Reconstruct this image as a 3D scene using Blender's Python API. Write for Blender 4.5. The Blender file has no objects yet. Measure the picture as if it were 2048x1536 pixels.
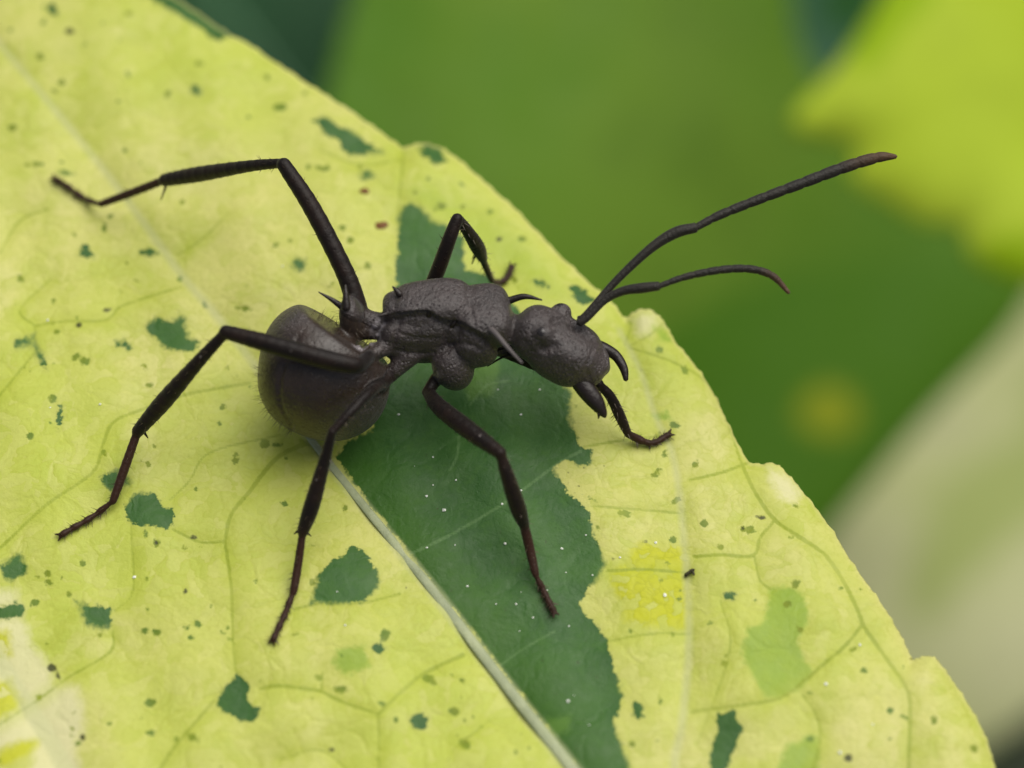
import bpy, math, random
import numpy as np
from mathutils import Vector

random.seed(7)
rng = np.random.default_rng(11)
S = bpy.context.scene
S.unit_settings.system = 'METRIC'
S.unit_settings.scale_length = 0.01          # one unit is one centimetre

# ------------------------------------------------------------------ camera
ELEV = math.radians(60.0)
DIST = 5.8
LENS, SENSOR = 80.0, 36.0
K = SENSOR / LENS * DIST / 2048.0            # cm per photo pixel at the leaf plane
XV = np.array([1.0, 0.0, 0.0])
UV = np.array([0.0, math.sin(ELEV), math.cos(ELEV)])
NV = np.array([0.0, -math.cos(ELEV), math.sin(ELEV)])
cam_d = bpy.data.cameras.new('camera')
cam = bpy.data.objects.new('camera', cam_d)
S.collection.objects.link(cam)
cam.location = Vector(NV * DIST)
cam.rotation_euler = (math.radians(90) - ELEV, 0, 0)
cam_d.lens, cam_d.sensor_width = LENS, SENSOR
cam_d.clip_start, cam_d.clip_end = 0.1, 500.0
cam_d.dof.use_dof = True
cam_d.dof.focus_distance = DIST - 0.16
cam_d.dof.aperture_fstop = 0.41
S.camera = cam

# ------------------------------------------------------------------ light
SUN_EL, SUN_AZ = math.radians(63), math.radians(48)   # azimuth from +Y (away from the camera) towards +X
w = bpy.data.worlds.new('World')
S.world = w
w.use_nodes = True
nt = w.node_tree
bg = nt.nodes['Background']
sky = nt.nodes.new('ShaderNodeTexSky')
sky.sky_type = 'NISHITA'
sky.sun_disc = False
sky.sun_elevation = SUN_EL
sky.sun_rotation = SUN_AZ
sky.air_density, sky.dust_density, sky.ozone_density = 1.0, 4.0, 0.6
hsv = nt.nodes.new('ShaderNodeHueSaturation')      # thin overcast: the same sky with less blue in it
hsv.inputs['Saturation'].default_value = 0.50
nt.links.new(sky.outputs[0], hsv.inputs['Color'])
nt.links.new(hsv.outputs[0], bg.inputs[0])
bg.inputs[1].default_value = 0.060
sun_d = bpy.data.lights.new('sun', 'SUN')
sun = bpy.data.objects.new('sun', sun_d)
S.collection.objects.link(sun)
sun_d.energy = 2.1
sun_d.angle = math.radians(65)
sun_d.color = (1.0, 0.965, 0.89)
sd_ = Vector((math.sin(SUN_AZ) * math.cos(SUN_EL), math.cos(SUN_AZ) * math.cos(SUN_EL), math.sin(SUN_EL)))
sun.rotation_euler = sd_.to_track_quat('Z', 'Y').to_euler()
sun.location = (0, 0, 30)
S.view_settings.view_transform = 'Standard'
S.view_settings.look = 'None'
S.view_settings.gamma = 1.0
S.view_settings.exposure = 0.47
S.render.engine = 'CYCLES'
S.cycles.max_bounces = 8

# ------------------------------------------------------------------ helpers
def ray_pt(px, py, c):
    """world point on the sight line of a photo pixel at nearness c (cm towards the camera from the leaf centre)"""
    px, py, c = (np.asarray(v, float) for v in (px, py, c))
    s = (DIST - c) / DIST
    a, b = (px - 1024.0) * K * s, (768.0 - py) * K * s
    return a[..., None] * XV + b[..., None] * UV + c[..., None] * NV

def at(px, py, z):
    """world point of a photo pixel at height z above the leaf plane"""
    px, py, z = np.broadcast_arrays(*(np.asarray(v, float) for v in (px, py, z)))
    B = (768.0 - py) * K
    ce, se = math.cos(ELEV), math.sin(ELEV)
    c = (z - B * ce) / (se - B * ce / DIST)
    return ray_pt(px, py, c)

def link(o, parent=None):
    S.collection.objects.link(o)
    if parent is not None:
        o.parent = parent
    return o

def mesh_obj(name, verts, faces, mat, parent=None, smooth=True, attrs=None):
    me = bpy.data.meshes.new(name)
    verts = np.asarray(verts, np.float32)
    if isinstance(faces, np.ndarray):
        n = faces.shape[1]
        me.vertices.add(len(verts))
        me.vertices.foreach_set('co', verts.ravel())
        me.loops.add(faces.size)
        me.loops.foreach_set('vertex_index', faces.ravel().astype(np.int32))
        me.polygons.add(len(faces))
        me.polygons.foreach_set('loop_start', np.arange(0, faces.size, n, dtype=np.int32))
        me.update(calc_edges=True)
        me.validate()
    else:
        me.from_pydata([tuple(map(float, v)) for v in verts], [], faces)
    if smooth:
        me.polygons.foreach_set('use_smooth', np.ones(len(me.polygons), bool))
    for k, a in (attrs or {}).items():
        at_ = me.attributes.new(k, 'FLOAT', 'POINT')
        at_.data.foreach_set('value', np.asarray(a, np.float32))
    me.materials.append(mat)
    me.update()
    return link(bpy.data.objects.new(name, me), parent)

def thing(name, label, cat, loc=(0, 0, 0), group=None, o=None):
    if o is None:
        o = link(bpy.data.objects.new(name, None))
        o.location = loc
        o.empty_display_size = 0.1
    o['label'] = label
    o['category'] = cat
    if group:
        o['group'] = group
    return o

def spline(pts, n=8, closed=False):
    """Catmull-Rom through any-dimensional points"""
    P = np.asarray(pts, float)
    if len(P) < 3:
        t = np.linspace(0, 1, n + 1)[:, None]
        return P[0] * (1 - t) + P[-1] * t
    if closed:
        Q = np.vstack([P[-1], P, P[0], P[1]])
    else:
        Q = np.vstack([2 * P[0] - P[1], P, 2 * P[-1] - P[-2]])
    out = []
    for i in range(1, len(Q) - 2):
        p0, p1, p2, p3 = Q[i - 1], Q[i], Q[i + 1], Q[i + 2]
        for k in range(n):
            t = k / n
            out.append(0.5 * (2 * p1 + (p2 - p0) * t + (2 * p0 - 5 * p1 + 4 * p2 - p3) * t * t + (3 * p1 - p0 - 3 * p2 + p3) * t ** 3))
    if not closed:
        out.append(Q[-2])
    return np.array(out)

def seg_dist(P, line, rad=None, chunk=40000):
    """distance of 2-D points to an open polyline (minus a radius that varies along it)"""
    A, B = line[:-1], line[1:]
    out = np.empty(len(P))
    for i in range(0, len(P), chunk):
        p = P[i:i + chunk, None, :]
        d = B - A
        t = np.clip(((p - A) * d).sum(-1) / np.maximum((d * d).sum(-1), 1e-9), 0, 1)
        q = np.sqrt(((p - (A + t[..., None] * d)) ** 2).sum(-1))
        if rad is not None:
            q = q - (rad[:-1] + t * (rad[1:] - rad[:-1]))
        out[i:i + chunk] = q.min(1)
    return out

def near_box(P, poly, m):
    lo, hi = poly.min(0) - m, poly.max(0) + m
    return np.where((P[:, 0] > lo[0]) & (P[:, 0] < hi[0]) & (P[:, 1] > lo[1]) & (P[:, 1] < hi[1]))[0]

def poly_sd(P, poly):
    """signed distance to a closed 2-D polygon, negative inside"""
    L = np.vstack([poly, poly[:1]])
    d = seg_dist(P, L)
    inside = np.zeros(len(P), bool)
    for (x1, y1), (x2, y2) in zip(L[:-1], L[1:]):
        c = (y1 > P[:, 1]) != (y2 > P[:, 1])
        if y1 != y2:
            inside ^= c & (P[:, 0] < (x2 - x1) * (P[:, 1] - y1) / (y2 - y1) + x1)
    return np.where(inside, -d, d)

def field_polys(P, polys, far=60.0):
    f = np.full(len(P), far)
    for q in polys:
        q = np.asarray(q, float)
        k = near_box(P, q, far)
        if len(k):
            f[k] = np.minimum(f[k], poly_sd(P[k], q))
    return f

def field_lines(P, lines, far=60.0):
    """lines: (points, radius or (r0, r1))"""
    f = np.full(len(P), far)
    for pts, r in lines:
        q = spline(pts, 6)
        r0, r1 = r if isinstance(r, tuple) else (r, r)
        k = near_box(P, q, far)
        if len(k):
            f[k] = np.minimum(f[k], seg_dist(P[k], q, np.linspace(r0, r1, len(q))))
    return f

def field_dots(P, dots, far=60.0):
    f = np.full(len(P), far)
    for x, y, rx, ry, ang in dots:
        k = near_box(P, np.array([[x, y]]), far)
        if len(k):
            d = P[k] - (x, y)
            c, s = math.cos(ang), math.sin(ang)
            u, v = d[:, 0] * c + d[:, 1] * s, -d[:, 0] * s + d[:, 1] * c
            m = np.sqrt((u / rx) ** 2 + (v / ry) ** 2)
            f[k] = np.minimum(f[k], (m - 1) * min(rx, ry))
    return f

def near_on(line, P, chunk=20000):
    A, B = line[:-1], line[1:]
    out = np.empty_like(P)
    d = B - A
    for i in range(0, len(P), chunk):
        p = P[i:i + chunk, None, :]
        t = np.clip(((p - A) * d).sum(-1) / np.maximum((d * d).sum(-1), 1e-9), 0, 1)
        q = A + t[..., None] * d
        j = ((p - q) ** 2).sum(-1).argmin(1)
        out[i:i + chunk] = q[np.arange(len(q)), j]
    return out

def sheet(outline, step):
    """points and quads of a blade cut to an outline (photo units); returns P, quads, outline distance"""
    lo, hi = outline.min(0) - step * 2, outline.max(0) + step * 2
    xs, ys = np.arange(lo[0], hi[0], step), np.arange(lo[1], hi[1], step)
    X, Y = np.meshgrid(xs, ys, indexing='ij')
    P = np.stack([X.ravel(), Y.ravel()], 1)
    sd = poly_sd(P, outline)
    n, m = X.shape
    ids = np.arange(n * m).reshape(n, m)
    ins = (sd < 0).reshape(n, m)
    cell = ins[:-1, :-1] | ins[1:, :-1] | ins[:-1, 1:] | ins[1:, 1:]
    q = np.stack([ids[:-1, :-1], ids[:-1, 1:], ids[1:, 1:], ids[1:, :-1]], -1)[cell]
    used = np.unique(q)
    remap = np.full(n * m, -1)
    remap[used] = np.arange(len(used))
    P, sd, q = P[used], sd[used], remap[q]
    out = np.where(sd > 0)[0]
    P[out] = near_on(np.vstack([outline, outline[:1]]), P[out])
    sd[out] = 0
    return P, q, sd

def solid(top, quads, sd, thick):
    """give a blade its thickness: top sheet, underside and rim"""
    n = len(top)
    e = np.concatenate([quads[:, [0, 1]], quads[:, [1, 2]], quads[:, [2, 3]], quads[:, [3, 0]]])
    key = e[:, 0].astype(np.int64) * n + e[:, 1]
    rev = e[:, 1].astype(np.int64) * n + e[:, 0]
    rim = e[~np.isin(key, rev)]
    a, b, c = top[quads[:, 0]], top[quads[:, 1]], top[quads[:, 3]]
    nrm = np.cross(b - a, c - a)
    vn = np.zeros_like(top)
    for k in range(4):
        np.add.at(vn, quads[:, k], nrm)
    vn /= np.maximum(np.linalg.norm(vn, axis=1, keepdims=True), 1e-12)
    if vn[:, 2].mean() < 0:
        vn = -vn
        quads = quads[:, ::-1]
        rim = rim[:, ::-1]
    bad = vn[:, 2] < .45
    vn[bad] = (0, -.3, .95)
    bot = top - vn * thick
    F = np.concatenate([quads, quads[:, ::-1] + n, np.stack([rim[:, 1], rim[:, 0], rim[:, 0] + n, rim[:, 1] + n], 1)])
    return np.concatenate([top, bot]), F

def tube(pts, rad, sides=12, flat=1.0, caps=True, n=6, up=None):
    """tapering tube through 3-D points (splined together with its radii)"""
    q = np.column_stack([np.asarray(pts, float), np.asarray(rad, float)])
    q = spline(q, n) if n > 1 else q
    C, R = q[:, :3], np.maximum(q[:, 3], 1e-5)
    T = np.gradient(C, axis=0)
    T /= np.linalg.norm(T, axis=1, keepdims=True)
    ref = np.array(up if up is not None else (0.0, 0.0, 1.0))
    V, F = [], []
    for c, r, t in zip(C, R, T):
        a = np.cross(ref, t)
        a /= max(np.linalg.norm(a), 1e-9)
        b = np.cross(t, a)
        for k in range(sides):
            g = 2 * math.pi * k / sides
            V.append(c + r * (math.cos(g) * a + flat * math.sin(g) * b))
    m = len(C)
    for i in range(m - 1):
        for k in range(sides):
            k2 = (k + 1) % sides
            F.append((i * sides + k, i * sides + k2, (i + 1) * sides + k2, (i + 1) * sides + k))
    if caps:
        for i, s in ((0, -1), (m - 1, 1)):
            V.append(C[i] + s * T[i] * R[i] * 0.7)
            j = len(V) - 1
            for k in range(sides):
                k2 = (k + 1) % sides
                F.append((i * sides + k2, i * sides + k, j) if s < 0 else (i * sides + k, i * sides + k2, j))
    return V, F

class Nodes:
    def __init__(self, name):
        self.m = bpy.data.materials.new(name)
        self.m.use_nodes = True
        self.t = self.m.node_tree
        self.b = self.t.nodes['Principled BSDF']
        self.out = self.t.nodes['Material Output']
        self.co = self.n('ShaderNodeTexCoord').outputs['Object']
    def n(self, kind):
        return self.t.nodes.new(kind)
    def put(self, sock, v):
        if hasattr(v, 'is_output'):
            self.t.links.new(v, sock)
        elif isinstance(v, tuple):
            sock.default_value = v + (1.0,) if len(v) == 3 and len(sock.default_value) == 4 else v
        else:
            sock.default_value = v
    def attr(self, k):
        a = self.n('ShaderNodeAttribute')
        a.attribute_name = k
        return a.outputs['Fac']
    def math(self, op, a, b=0.0, c=0.0):
        q = self.n('ShaderNodeMath')
        q.operation = op
        for i, v in enumerate((a, b, c)):
            self.put(q.inputs[i], v)
        return q.outputs[0]
    def noise(self, scale, detail=3.0, rough=0.55, dist=0.0):
        q = self.n('ShaderNodeTexNoise')
        self.put(q.inputs['Vector'], self.co)
        q.inputs['Scale'].default_value = scale
        q.inputs['Detail'].default_value = detail
        q.inputs['Roughness'].default_value = rough
        q.inputs['Distortion'].default_value = dist
        return q.outputs['Fac']
    def cells(self, scale, feature='F1', rnd=1.0):
        q = self.n('ShaderNodeTexVoronoi')
        q.feature = feature
        self.put(q.inputs['Vector'], self.co)
        q.inputs['Scale'].default_value = scale
        q.inputs['Randomness'].default_value = rnd
        return q
    def ramp(self, v, a, b, lo=0.0, hi=1.0):
        q = self.n('ShaderNodeMapRange')
        q.interpolation_type = 'SMOOTHSTEP'
        self.put(q.inputs['Value'], v)
        for i, x in zip(('From Min', 'From Max', 'To Min', 'To Max'), (a, b, lo, hi)):
            q.inputs[i].default_value = x
        return q.outputs[0]
    def mix(self, f, a, b):
        q = self.n('ShaderNodeMix')
        q.data_type = 'RGBA'
        self.put(q.inputs['Factor'], f)
        self.put(q.inputs['A'] if False else q.inputs[6], a)
        self.put(q.inputs[7], b)
        return q.outputs[2]
    def bump(self, h, dist, strength=1.0, normal=None):
        q = self.n('ShaderNodeBump')
        self.put(q.inputs['Height'], h)
        q.inputs['Distance'].default_value = dist
        q.inputs['Strength'].default_value = strength
        if normal is not None:
            self.put(q.inputs['Normal'], normal)
        return q.outputs[0]
    def fin(self, color, rough, spec=0.5, normal=None, sheen=0.0, translucent=0.0):
        self.put(self.b.inputs['Base Color'], color)
        self.put(self.b.inputs['Roughness'], rough)
        self.put(self.b.inputs['Specular IOR Level'], spec)
        if normal is not None:
            self.put(self.b.inputs['Normal'], normal)
        if sheen:
            self.b.inputs['Sheen Weight'].default_value = sheen
            self.b.inputs['Sheen Roughness'].default_value = 0.5
        if translucent:
            tr = self.n('ShaderNodeBsdfTranslucent')
            self.put(tr.inputs['Color'], color)
            mx = self.n('ShaderNodeMixShader')
            mx.inputs[0].default_value = translucent
            self.t.links.new(self.b.outputs[0], mx.inputs[1])
            self.t.links.new(tr.outputs[0], mx.inputs[2])
            self.t.links.new(mx.outputs[0], self.out.inputs['Surface'])
        return self.m

# ------------------------------------------------------------------ the big variegated leaf: drawing data in photo units
def chain(*runs):
    return np.vstack([spline(r, 8) for r in runs])

OUT = chain(
    [(-620, -330), (-300, -360), (-20, -230), (180, -110), (285, -32), (352, -4), (410, 34), (462, 70), (478, 78)],
    [(478, 78), (492, 84), (560, 130), (640, 182), (700, 220), (760, 262), (808, 297)],
    [(808, 297), (822, 290), (846, 286), (880, 294), (920, 320), (975, 368), (1040, 426), (1110, 500), (1180, 566), (1222, 602), (1252, 640)],
    [(1252, 640), (1262, 628), (1282, 618), (1306, 622), (1330, 646), (1352, 684), (1392, 732), (1430, 790), (1458, 850), (1497, 926)],
    [(1497, 926), (1520, 928), (1550, 927), (1574, 946), (1612, 990), (1662, 1056), (1708, 1130), (1756, 1196), (1788, 1246), (1812, 1290), (1822, 1322)],
    [(1822, 1322), (1842, 1314), (1868, 1314), (1892, 1342), (1928, 1394), (1958, 1444), (1980, 1496), (1996, 1560), (2020, 1630)],
    [(2020, 1630), (2050, 1622), (2080, 1650), (2110, 1740), (2090, 1900), (1990, 2030), (1800, 2090), (1600, 2075), (1500, 2050)],
    [(1500, 2050), (1380, 2110), (1100, 2140), (700, 2080), (300, 1960), (-120, 1760), (-420, 1480), (-600, 1100), (-700, 600), (-720, 100), (-620, -330)])
OUT = OUT[np.concatenate([[True], np.linalg.norm(np.diff(OUT, axis=0), axis=1) > 0.5])]

_n = len(OUT)
_t = np.gradient(OUT, axis=0)
_t /= np.maximum(np.linalg.norm(_t, axis=1, keepdims=True), 1e-9)
_w = sum(np.sin(np.arange(_n) * f + a) for f, a in ((.9, .3), (1.7, 1.9), (2.6, 4.0))) * .9
OUT = OUT + np.stack([-_t[:, 1], _t[:, 0]], 1) * _w[:, None]

BIG_GREEN = [(797, 440), (805, 412), (822, 402), (842, 412), (852, 430), (878, 446), (905, 458), (930, 480), (924, 520), (926, 538), (946, 541), (968, 545), (990, 566), (1010, 590), (1032, 612), (1052, 628), (1048, 650), (1090, 720), (1142, 786), (1138, 830), (1150, 868), (1160, 892), (1183, 904), (1181, 928), (1160, 930), (1132, 921), (1108, 940), (1128, 978), (1160, 1006), (1178, 1030), (1184, 1066), (1200, 1098), (1210, 1126), (1198, 1156), (1170, 1182), (1157, 1206), (1162, 1222), (1192, 1246), (1216, 1290), (1226, 1340), (1246, 1390), (1240, 1418), (1226, 1446), (1236, 1470), (1246, 1500), (1270, 1556), (1300, 1640), (1280, 1760), (1230, 1690), (1146, 1524), (1088, 1448), (1008, 1346), (932, 1250), (862, 1164), (800, 1084), (742, 1010), (690, 940), (668, 914), (700, 880), (740, 860), (760, 800), (786, 730), (792, 640), (793, 540)]
GREEN = [BIG_GREEN,
    [(630, 240), (645, 231), (670, 247), (702, 262), (730, 280), (764, 303), (722, 307), (702, 313), (682, 298), (674, 280), (646, 263)],
    [(836, 292), (858, 286), (878, 300), (894, 322), (872, 326), (850, 316)],
    [(272, -22), (330, 16), (392, 48), (436, 80), (468, 74), (500, 60), (420, -10), (340, -40)],
    [(297, 652), (318, 633), (345, 645), (352, 641), (360, 627), (373, 640), (369, 655), (379, 679), (406, 682), (380, 700), (350, 703), (322, 691), (302, 670)],
    [(27, 678), (48, 672), (70, 670), (67, 691), (30, 693)],
    [(229, 682), (245, 682), (263, 691), (262, 703), (246, 693), (233, 692)],
    [(154, 506), (170, 492), (195, 508), (184, 517), (162, 516)],
    [(282, 506), (300, 494), (314, 506), (300, 511)],
    [(584, 530), (592, 516), (608, 521), (606, 536), (595, 541)],
    [(202, 956), (234, 937), (259, 966), (240, 973), (225, 981), (211, 970)],
    [(248, 1008), (264, 996), (272, 988), (310, 989), (324, 1010), (344, 1017), (353, 1031), (345, 1051), (330, 1059), (300, 1052), (265, 1046), (252, 1026)],
    [(4, 1132), (28, 1110), (38, 1108), (54, 1136), (48, 1148), (24, 1160), (6, 1158)],
    [(-30, 1226), (0, 1216), (32, 1204), (45, 1218), (42, 1234), (16, 1237), (-30, 1240)],
    [(151, 1202), (178, 1208), (224, 1219), (224, 1252), (196, 1261), (174, 1247), (164, 1226)],
    [(624, 1207), (629, 1172), (644, 1136), (678, 1112), (704, 1090), (728, 1104), (752, 1138), (759, 1160), (744, 1190), (722, 1208), (680, 1206)],
    [(427, 1410), (450, 1376), (474, 1350), (506, 1371), (493, 1390), (497, 1408), (516, 1418), (510, 1440), (480, 1441), (450, 1426)],
    [(737, 1296), (764, 1288), (770, 1300), (760, 1313), (746, 1305)],
    [(1434, 1426), (1470, 1420), (1483, 1450), (1477, 1482), (1464, 1512), (1440, 1560), (1416, 1560), (1424, 1490), (1439, 1460)],
    [(1133, 573), (1150, 567), (1170, 580), (1192, 600), (1166, 609), (1146, 591)],
    [(1264, 1394), (1280, 1408), (1291, 1434), (1274, 1441), (1265, 1416)],
    [(716, 349), (734, 340), (749, 350), (731, 357)],
    [(112, 836), (121, 811), (126, 830), (116, 862)],
    [(820, 1440), (836, 1424), (856, 1436), (850, 1456), (832, 1460)],
    [(1449, 1188), (1470, 1187), (1469, 1201), (1452, 1199)],
    [(94, 20), (106, 8), (114, 32), (102, 27)],
    [(380, 184), (390, 170), (404, 180), (396, 190)],
    [(1060, 560), (1080, 560), (1098, 574), (1086, 578)],
    [(65, 690), (72, 690), (86, 716), (96, 742), (84, 726)],
    [(-300, 700), (-200, 640), (-140, 720), (-200, 800), (-290, 780)],
    [(-260, 1500), (-150, 1460), (-90, 1540), (-170, 1620), (-250, 1590)]]
FAINT = [  # half-green patches
    [(1540, 1180), (1572, 1176), (1604, 1186), (1616, 1226), (1612, 1252), (1594, 1282), (1604, 1310), (1622, 1346), (1604, 1372), (1560, 1396), (1522, 1386), (1506, 1350), (1484, 1310), (1498, 1256), (1530, 1246)],
    [(1548, 1560), (1574, 1492), (1622, 1470), (1642, 1486), (1634, 1560)],
    [(940, 716), (990, 712), (1000, 740), (984, 788), (940, 796), (920, 760)],
    [(1306, 650), (1326, 658), (1340, 684), (1320, 682)],
    [(1306, 832), (1334, 824), (1340, 836), (1316, 842)],
    [(676, 1300), (730, 1290), (740, 1330), (690, 1350), (668, 1326)],
    [(1090, 1440), (1140, 1430), (1140, 1462), (1106, 1476)]]
LIME = [[(812, 378), (846, 362), (880, 372), (938, 404), (990, 430), (1056, 482), (1120, 548), (1140, 586), (1110, 604), (1060, 590), (1010, 560), (960, 512), (920, 470), (870, 440), (828, 410)]]
BRIGHT = [  # strong yellow
    [(1214, 1146), (1248, 1120), (1262, 1094), (1312, 1074), (1374, 1098), (1376, 1200), (1372, 1262), (1300, 1252), (1246, 1244), (1240, 1204), (1222, 1176)],
    [(-20, 1270), (16, 1264), (20, 1310), (-20, 1330)], [(-20, 1362), (28, 1356), (52, 1402), (20, 1430), (-20, 1446)],
    [(0, 1500), (40, 1480), (90, 1478), (60, 1506), (10, 1536), (-20, 1540)]]
WHITE = [
    [(-20, 1180), (30, 1186), (44, 1236), (60, 1290), (92, 1318), (112, 1370), (154, 1376), (168, 1440), (150, 1500), (170, 1580), (60, 1600), (70, 1480), (0, 1540), (-60, 1500), (-60, 1200)],
    [(1540, 938), (1572, 952), (1602, 984), (1588, 1006), (1560, 992), (1544, 968)],
    [(1262, 640), (1282, 622), (1310, 628), (1326, 650), (1300, 668), (1280, 676)]]
PALE = [([(1500, 2000), (1290, 1730), (1146, 1540), (1008, 1366), (868, 1184), (744, 1032), (652, 918), (590, 836)], (19, 9)),
        ([(590, 836), (440, 640), (368, 556), (288, 446), (200, 330), (60, 160), (-60, 20), (-300, -250)], (8, 5)),
        ([(1500, 2000), (1420, 1780), (1352, 1560), (1364, 1450), (1378, 1300), (1375, 1180), (1368, 1080), (1358, 980), (1342, 900), (1310, 830), (1280, 740), (1238, 660)], (9, 4)),
        ([(1500, 2000), (900, 1960), (420, 1850), (180, 1610), (106, 1490), (40, 1386), (-30, 1280), (-240, 1000), (-500, 700)], (22, 12))]
THREAD = [([(1162, 902), (1112, 930), (1012, 1004), (900, 1070), (812, 1112)], 2.2), 
          ([(918, 872), (914, 912), (900, 940)], 1.8), ([(940, 810), (975, 770), (1020, 762)], 1.6),
          ([(1110, 1262), (1040, 1302), (990, 1340)], 1.6)]
VEINS = [([(-80, 1160), (0, 1096), (90, 1012), (184, 946), (205, 892), (226, 845), (282, 820), (368, 790), (500, 766)], 2.2),
    ([(640, 876), (565, 908), (530, 942), (500, 982), (462, 1030), (450, 1083)], (4, 2.6)), ([(450, 1083), (400, 1084), (345, 1058)], 1.6),
    ([(450, 1083), (463, 1180), (466, 1280), (472, 1340), (480, 1356)], (2.2, 1.3)),
    ([(0, 505), (40, 442), (96, 418)], 1.6), ([(70, 652), (130, 643), (212, 640), (240, 614), (310, 590), (362, 574)], 1.5),
    ([(-60, 860), (0, 790), (72, 702)], 1.6), ([(70, 652), (72, 702)], 1.4),
    ([(316, 1545), (352, 1490), (428, 1402)], 2.4), ([(520, 1378), (560, 1372), (642, 1382)], 2.6), ([(642, 1382), (690, 1406), (756, 1428)], 2.0),
    ([(756, 1428), (800, 1386), (850, 1346), (926, 1310)], 3.0), ([(756, 1428), (758, 1490), (756, 1600)], 1.2), ([(643, 1382), (645, 1345)], 1.6),
    ([(-20, 1460), (70, 1404), (135, 1356), (220, 1304), (226, 1262)], 1.5), ([(590, 1218), (640, 1208), (722, 1206), (800, 1188)], 1.8),
    ([(262, 1052), (266, 1180), (230, 1222)], 1.2), ([(1166, 894), (1244, 881), (1330, 872)], 1.6), ([(1188, 1012), (1262, 1018), (1358, 1026)], 1.3),
    ([(1484, 930), (1512, 988), (1550, 1040), (1602, 1076), (1652, 1112), (1692, 1172), (1720, 1232), (1726, 1250), (1762, 1302), (1814, 1380), (1820, 1440), (1816, 1560)], 2.8),
    ([(1380, 960), (1440, 946), (1484, 930), (1497, 926)], 2.0), ([(1388, 1113), (1440, 1110), (1506, 1111), (1520, 1076), (1548, 1043)], 2.2),
    ([(1508, 1111), (1520, 1160), (1540, 1178)], 1.3), ([(1726, 1248), (1690, 1292), (1650, 1326), (1608, 1362), (1560, 1396), (1480, 1411), (1384, 1424)], 2.6),
    ([(1212, 1142), (1290, 1139), (1372, 1146)], 1.8), ([(1606, 1390), (1632, 1430), (1640, 1480), (1618, 1560)], 1.6),
    ([(1380, 1268), (1300, 1268), (1210, 1284)], 1.3), ([(1258, 692), (1300, 670), (1334, 640)], 1.3), ([(1250, 690), (1262, 650), (1254, 640)], 1.4),
    ([(1262, 696), (1340, 722), (1410, 762), (1450, 834), (1484, 930)], 1.2), ([(355, 510), (402, 480), (456, 428)], 1.2), ([(600, 880), (640, 900)], 1.5),
    ([(560, 870), (420, 905), (380, 960), (340, 1000)], 1.1), ([(1394, 1490), (1460, 1300), (1440, 1200)], 0.7), ([(808, 297), (800, 380), (795, 440)], 1.2),
    ([(640, 300), (720, 330), (800, 320)], 0.9), ([(100, 560), (40, 620), (70, 652)], 1.0), ([(905, 1500), (980, 1440)], 1.2), ([(700, 1545), (640, 1500), (560, 1520)], 1.0)]
DOTS = [(25, 255, 9, 7, .4), (54, 330, 5, 4, 0), (76, 328, 9, 6, .3), (132, 346, 15, 5, .2), (645, 336, 11, 5, .3), (580, 480, 6, 6, 0), (170, 722, 10, 9, .8),
    (105, 796, 7, 6, 0), (60, 870, 8, 8, 0), (490, 619, 12, 5, .1), (456, 735, 6, 5, 0), (446, 815, 6, 5, 0), (530, 888, 9, 9, 0), (470, 920, 7, 11, .2),
    (95, 1146, 8, 6, 0), (76, 1155, 6, 5, 0), (313, 1086, 7, 7, 0), (70, 1205, 10, 8, 0), (165, 1128, 6, 7, 0), (290, 1262, 7, 6, 0), (314, 1265, 8, 7, 0),
    (381, 1275, 6, 5, 0), (460, 1280, 8, 5, .5), (300, 1406, 10, 7, 0), (303, 1465, 8, 5, 0), (385, 1475, 14, 9, .6), (770, 1270, 10, 14, 0), (680, 1378, 14, 7, 0),
    (856, 1358, 12, 9, .2), (908, 1424, 10, 9, 0), (928, 1488, 9, 13, -.5), (1390, 931, 6, 9, .5), (1312, 947, 12, 6, -.6), (1182, 997, 14, 4, .4), (1350, 1002, 9, 6, -.3),
    (1252, 1028, 7, 5, .3), (1408, 1047, 7, 7, 0), (1486, 1057, 5, 5, 0), (1440, 1092, 6, 5, 0), (1592, 1168, 7, 9, .3), (1602, 1260, 9, 6, .5), (1449, 1325, 7, 7, 0),
    (1655, 1321, 5, 5, 0), (1728, 1341, 7, 6, 0), (1621, 1386, 6, 6, 0), (1867, 1442, 7, 9, .5), (1946, 1496, 10, 7, .3), (1370, 738, 9, 5, .8), (240, 580, 5, 4, 0),
    (300, 770, 6, 5, 0), (118, 340, 6, 4, 0), (255, 26, 10, 6, .2), (20, 60, 6, 5, 0), (80, 112, 9, 6, 0), (125, 165, 8, 6, 0), (335, 188, 5, 8, 0), (238, 202, 6, 6, 0),
    (560, 215, 12, 8, 0), (655, 335, 6, 6, 0), (700, 480, 6, 6, 0), (735, 530, 6, 6, 0), (685, 455, 6, 7, 0), (880, 413, 9, 6, 0), (925, 414, 5, 4, 0), (982, 422, 7, 5, 0),
    (1045, 478, 8, 5, 0), (928, 480, 7, 7, 0), (1086, 565, 8, 6, .6), (1030, 560, 6, 5, 0), (1278, 875, 9, 12, 0), (1320, 700, 5, 8, 0), (1350, 850, 9, 5, 0),
    (640, 905, 7, 6, 0), (555, 890, 8, 6, 0), (690, 1015, 5, 6, 0), (200, 1270, 6, 5, 0), (95, 1290, 5, 5, 0), (1620, 1480, 6, 5, 0), (1780, 1420, 6, 7, 0), (1500, 1060, 9, 6, .2)]
for _ in range(430):
    r = rng.uniform(2.2, 5.6) if rng.random() < .35 else rng.uniform(2.0, 3.4)
    DOTS.append((rng.uniform(-500, 1950), rng.uniform(-250, 1800), r * rng.uniform(1, 1.8), r, rng.uniform(0, 3.1)))
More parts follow.
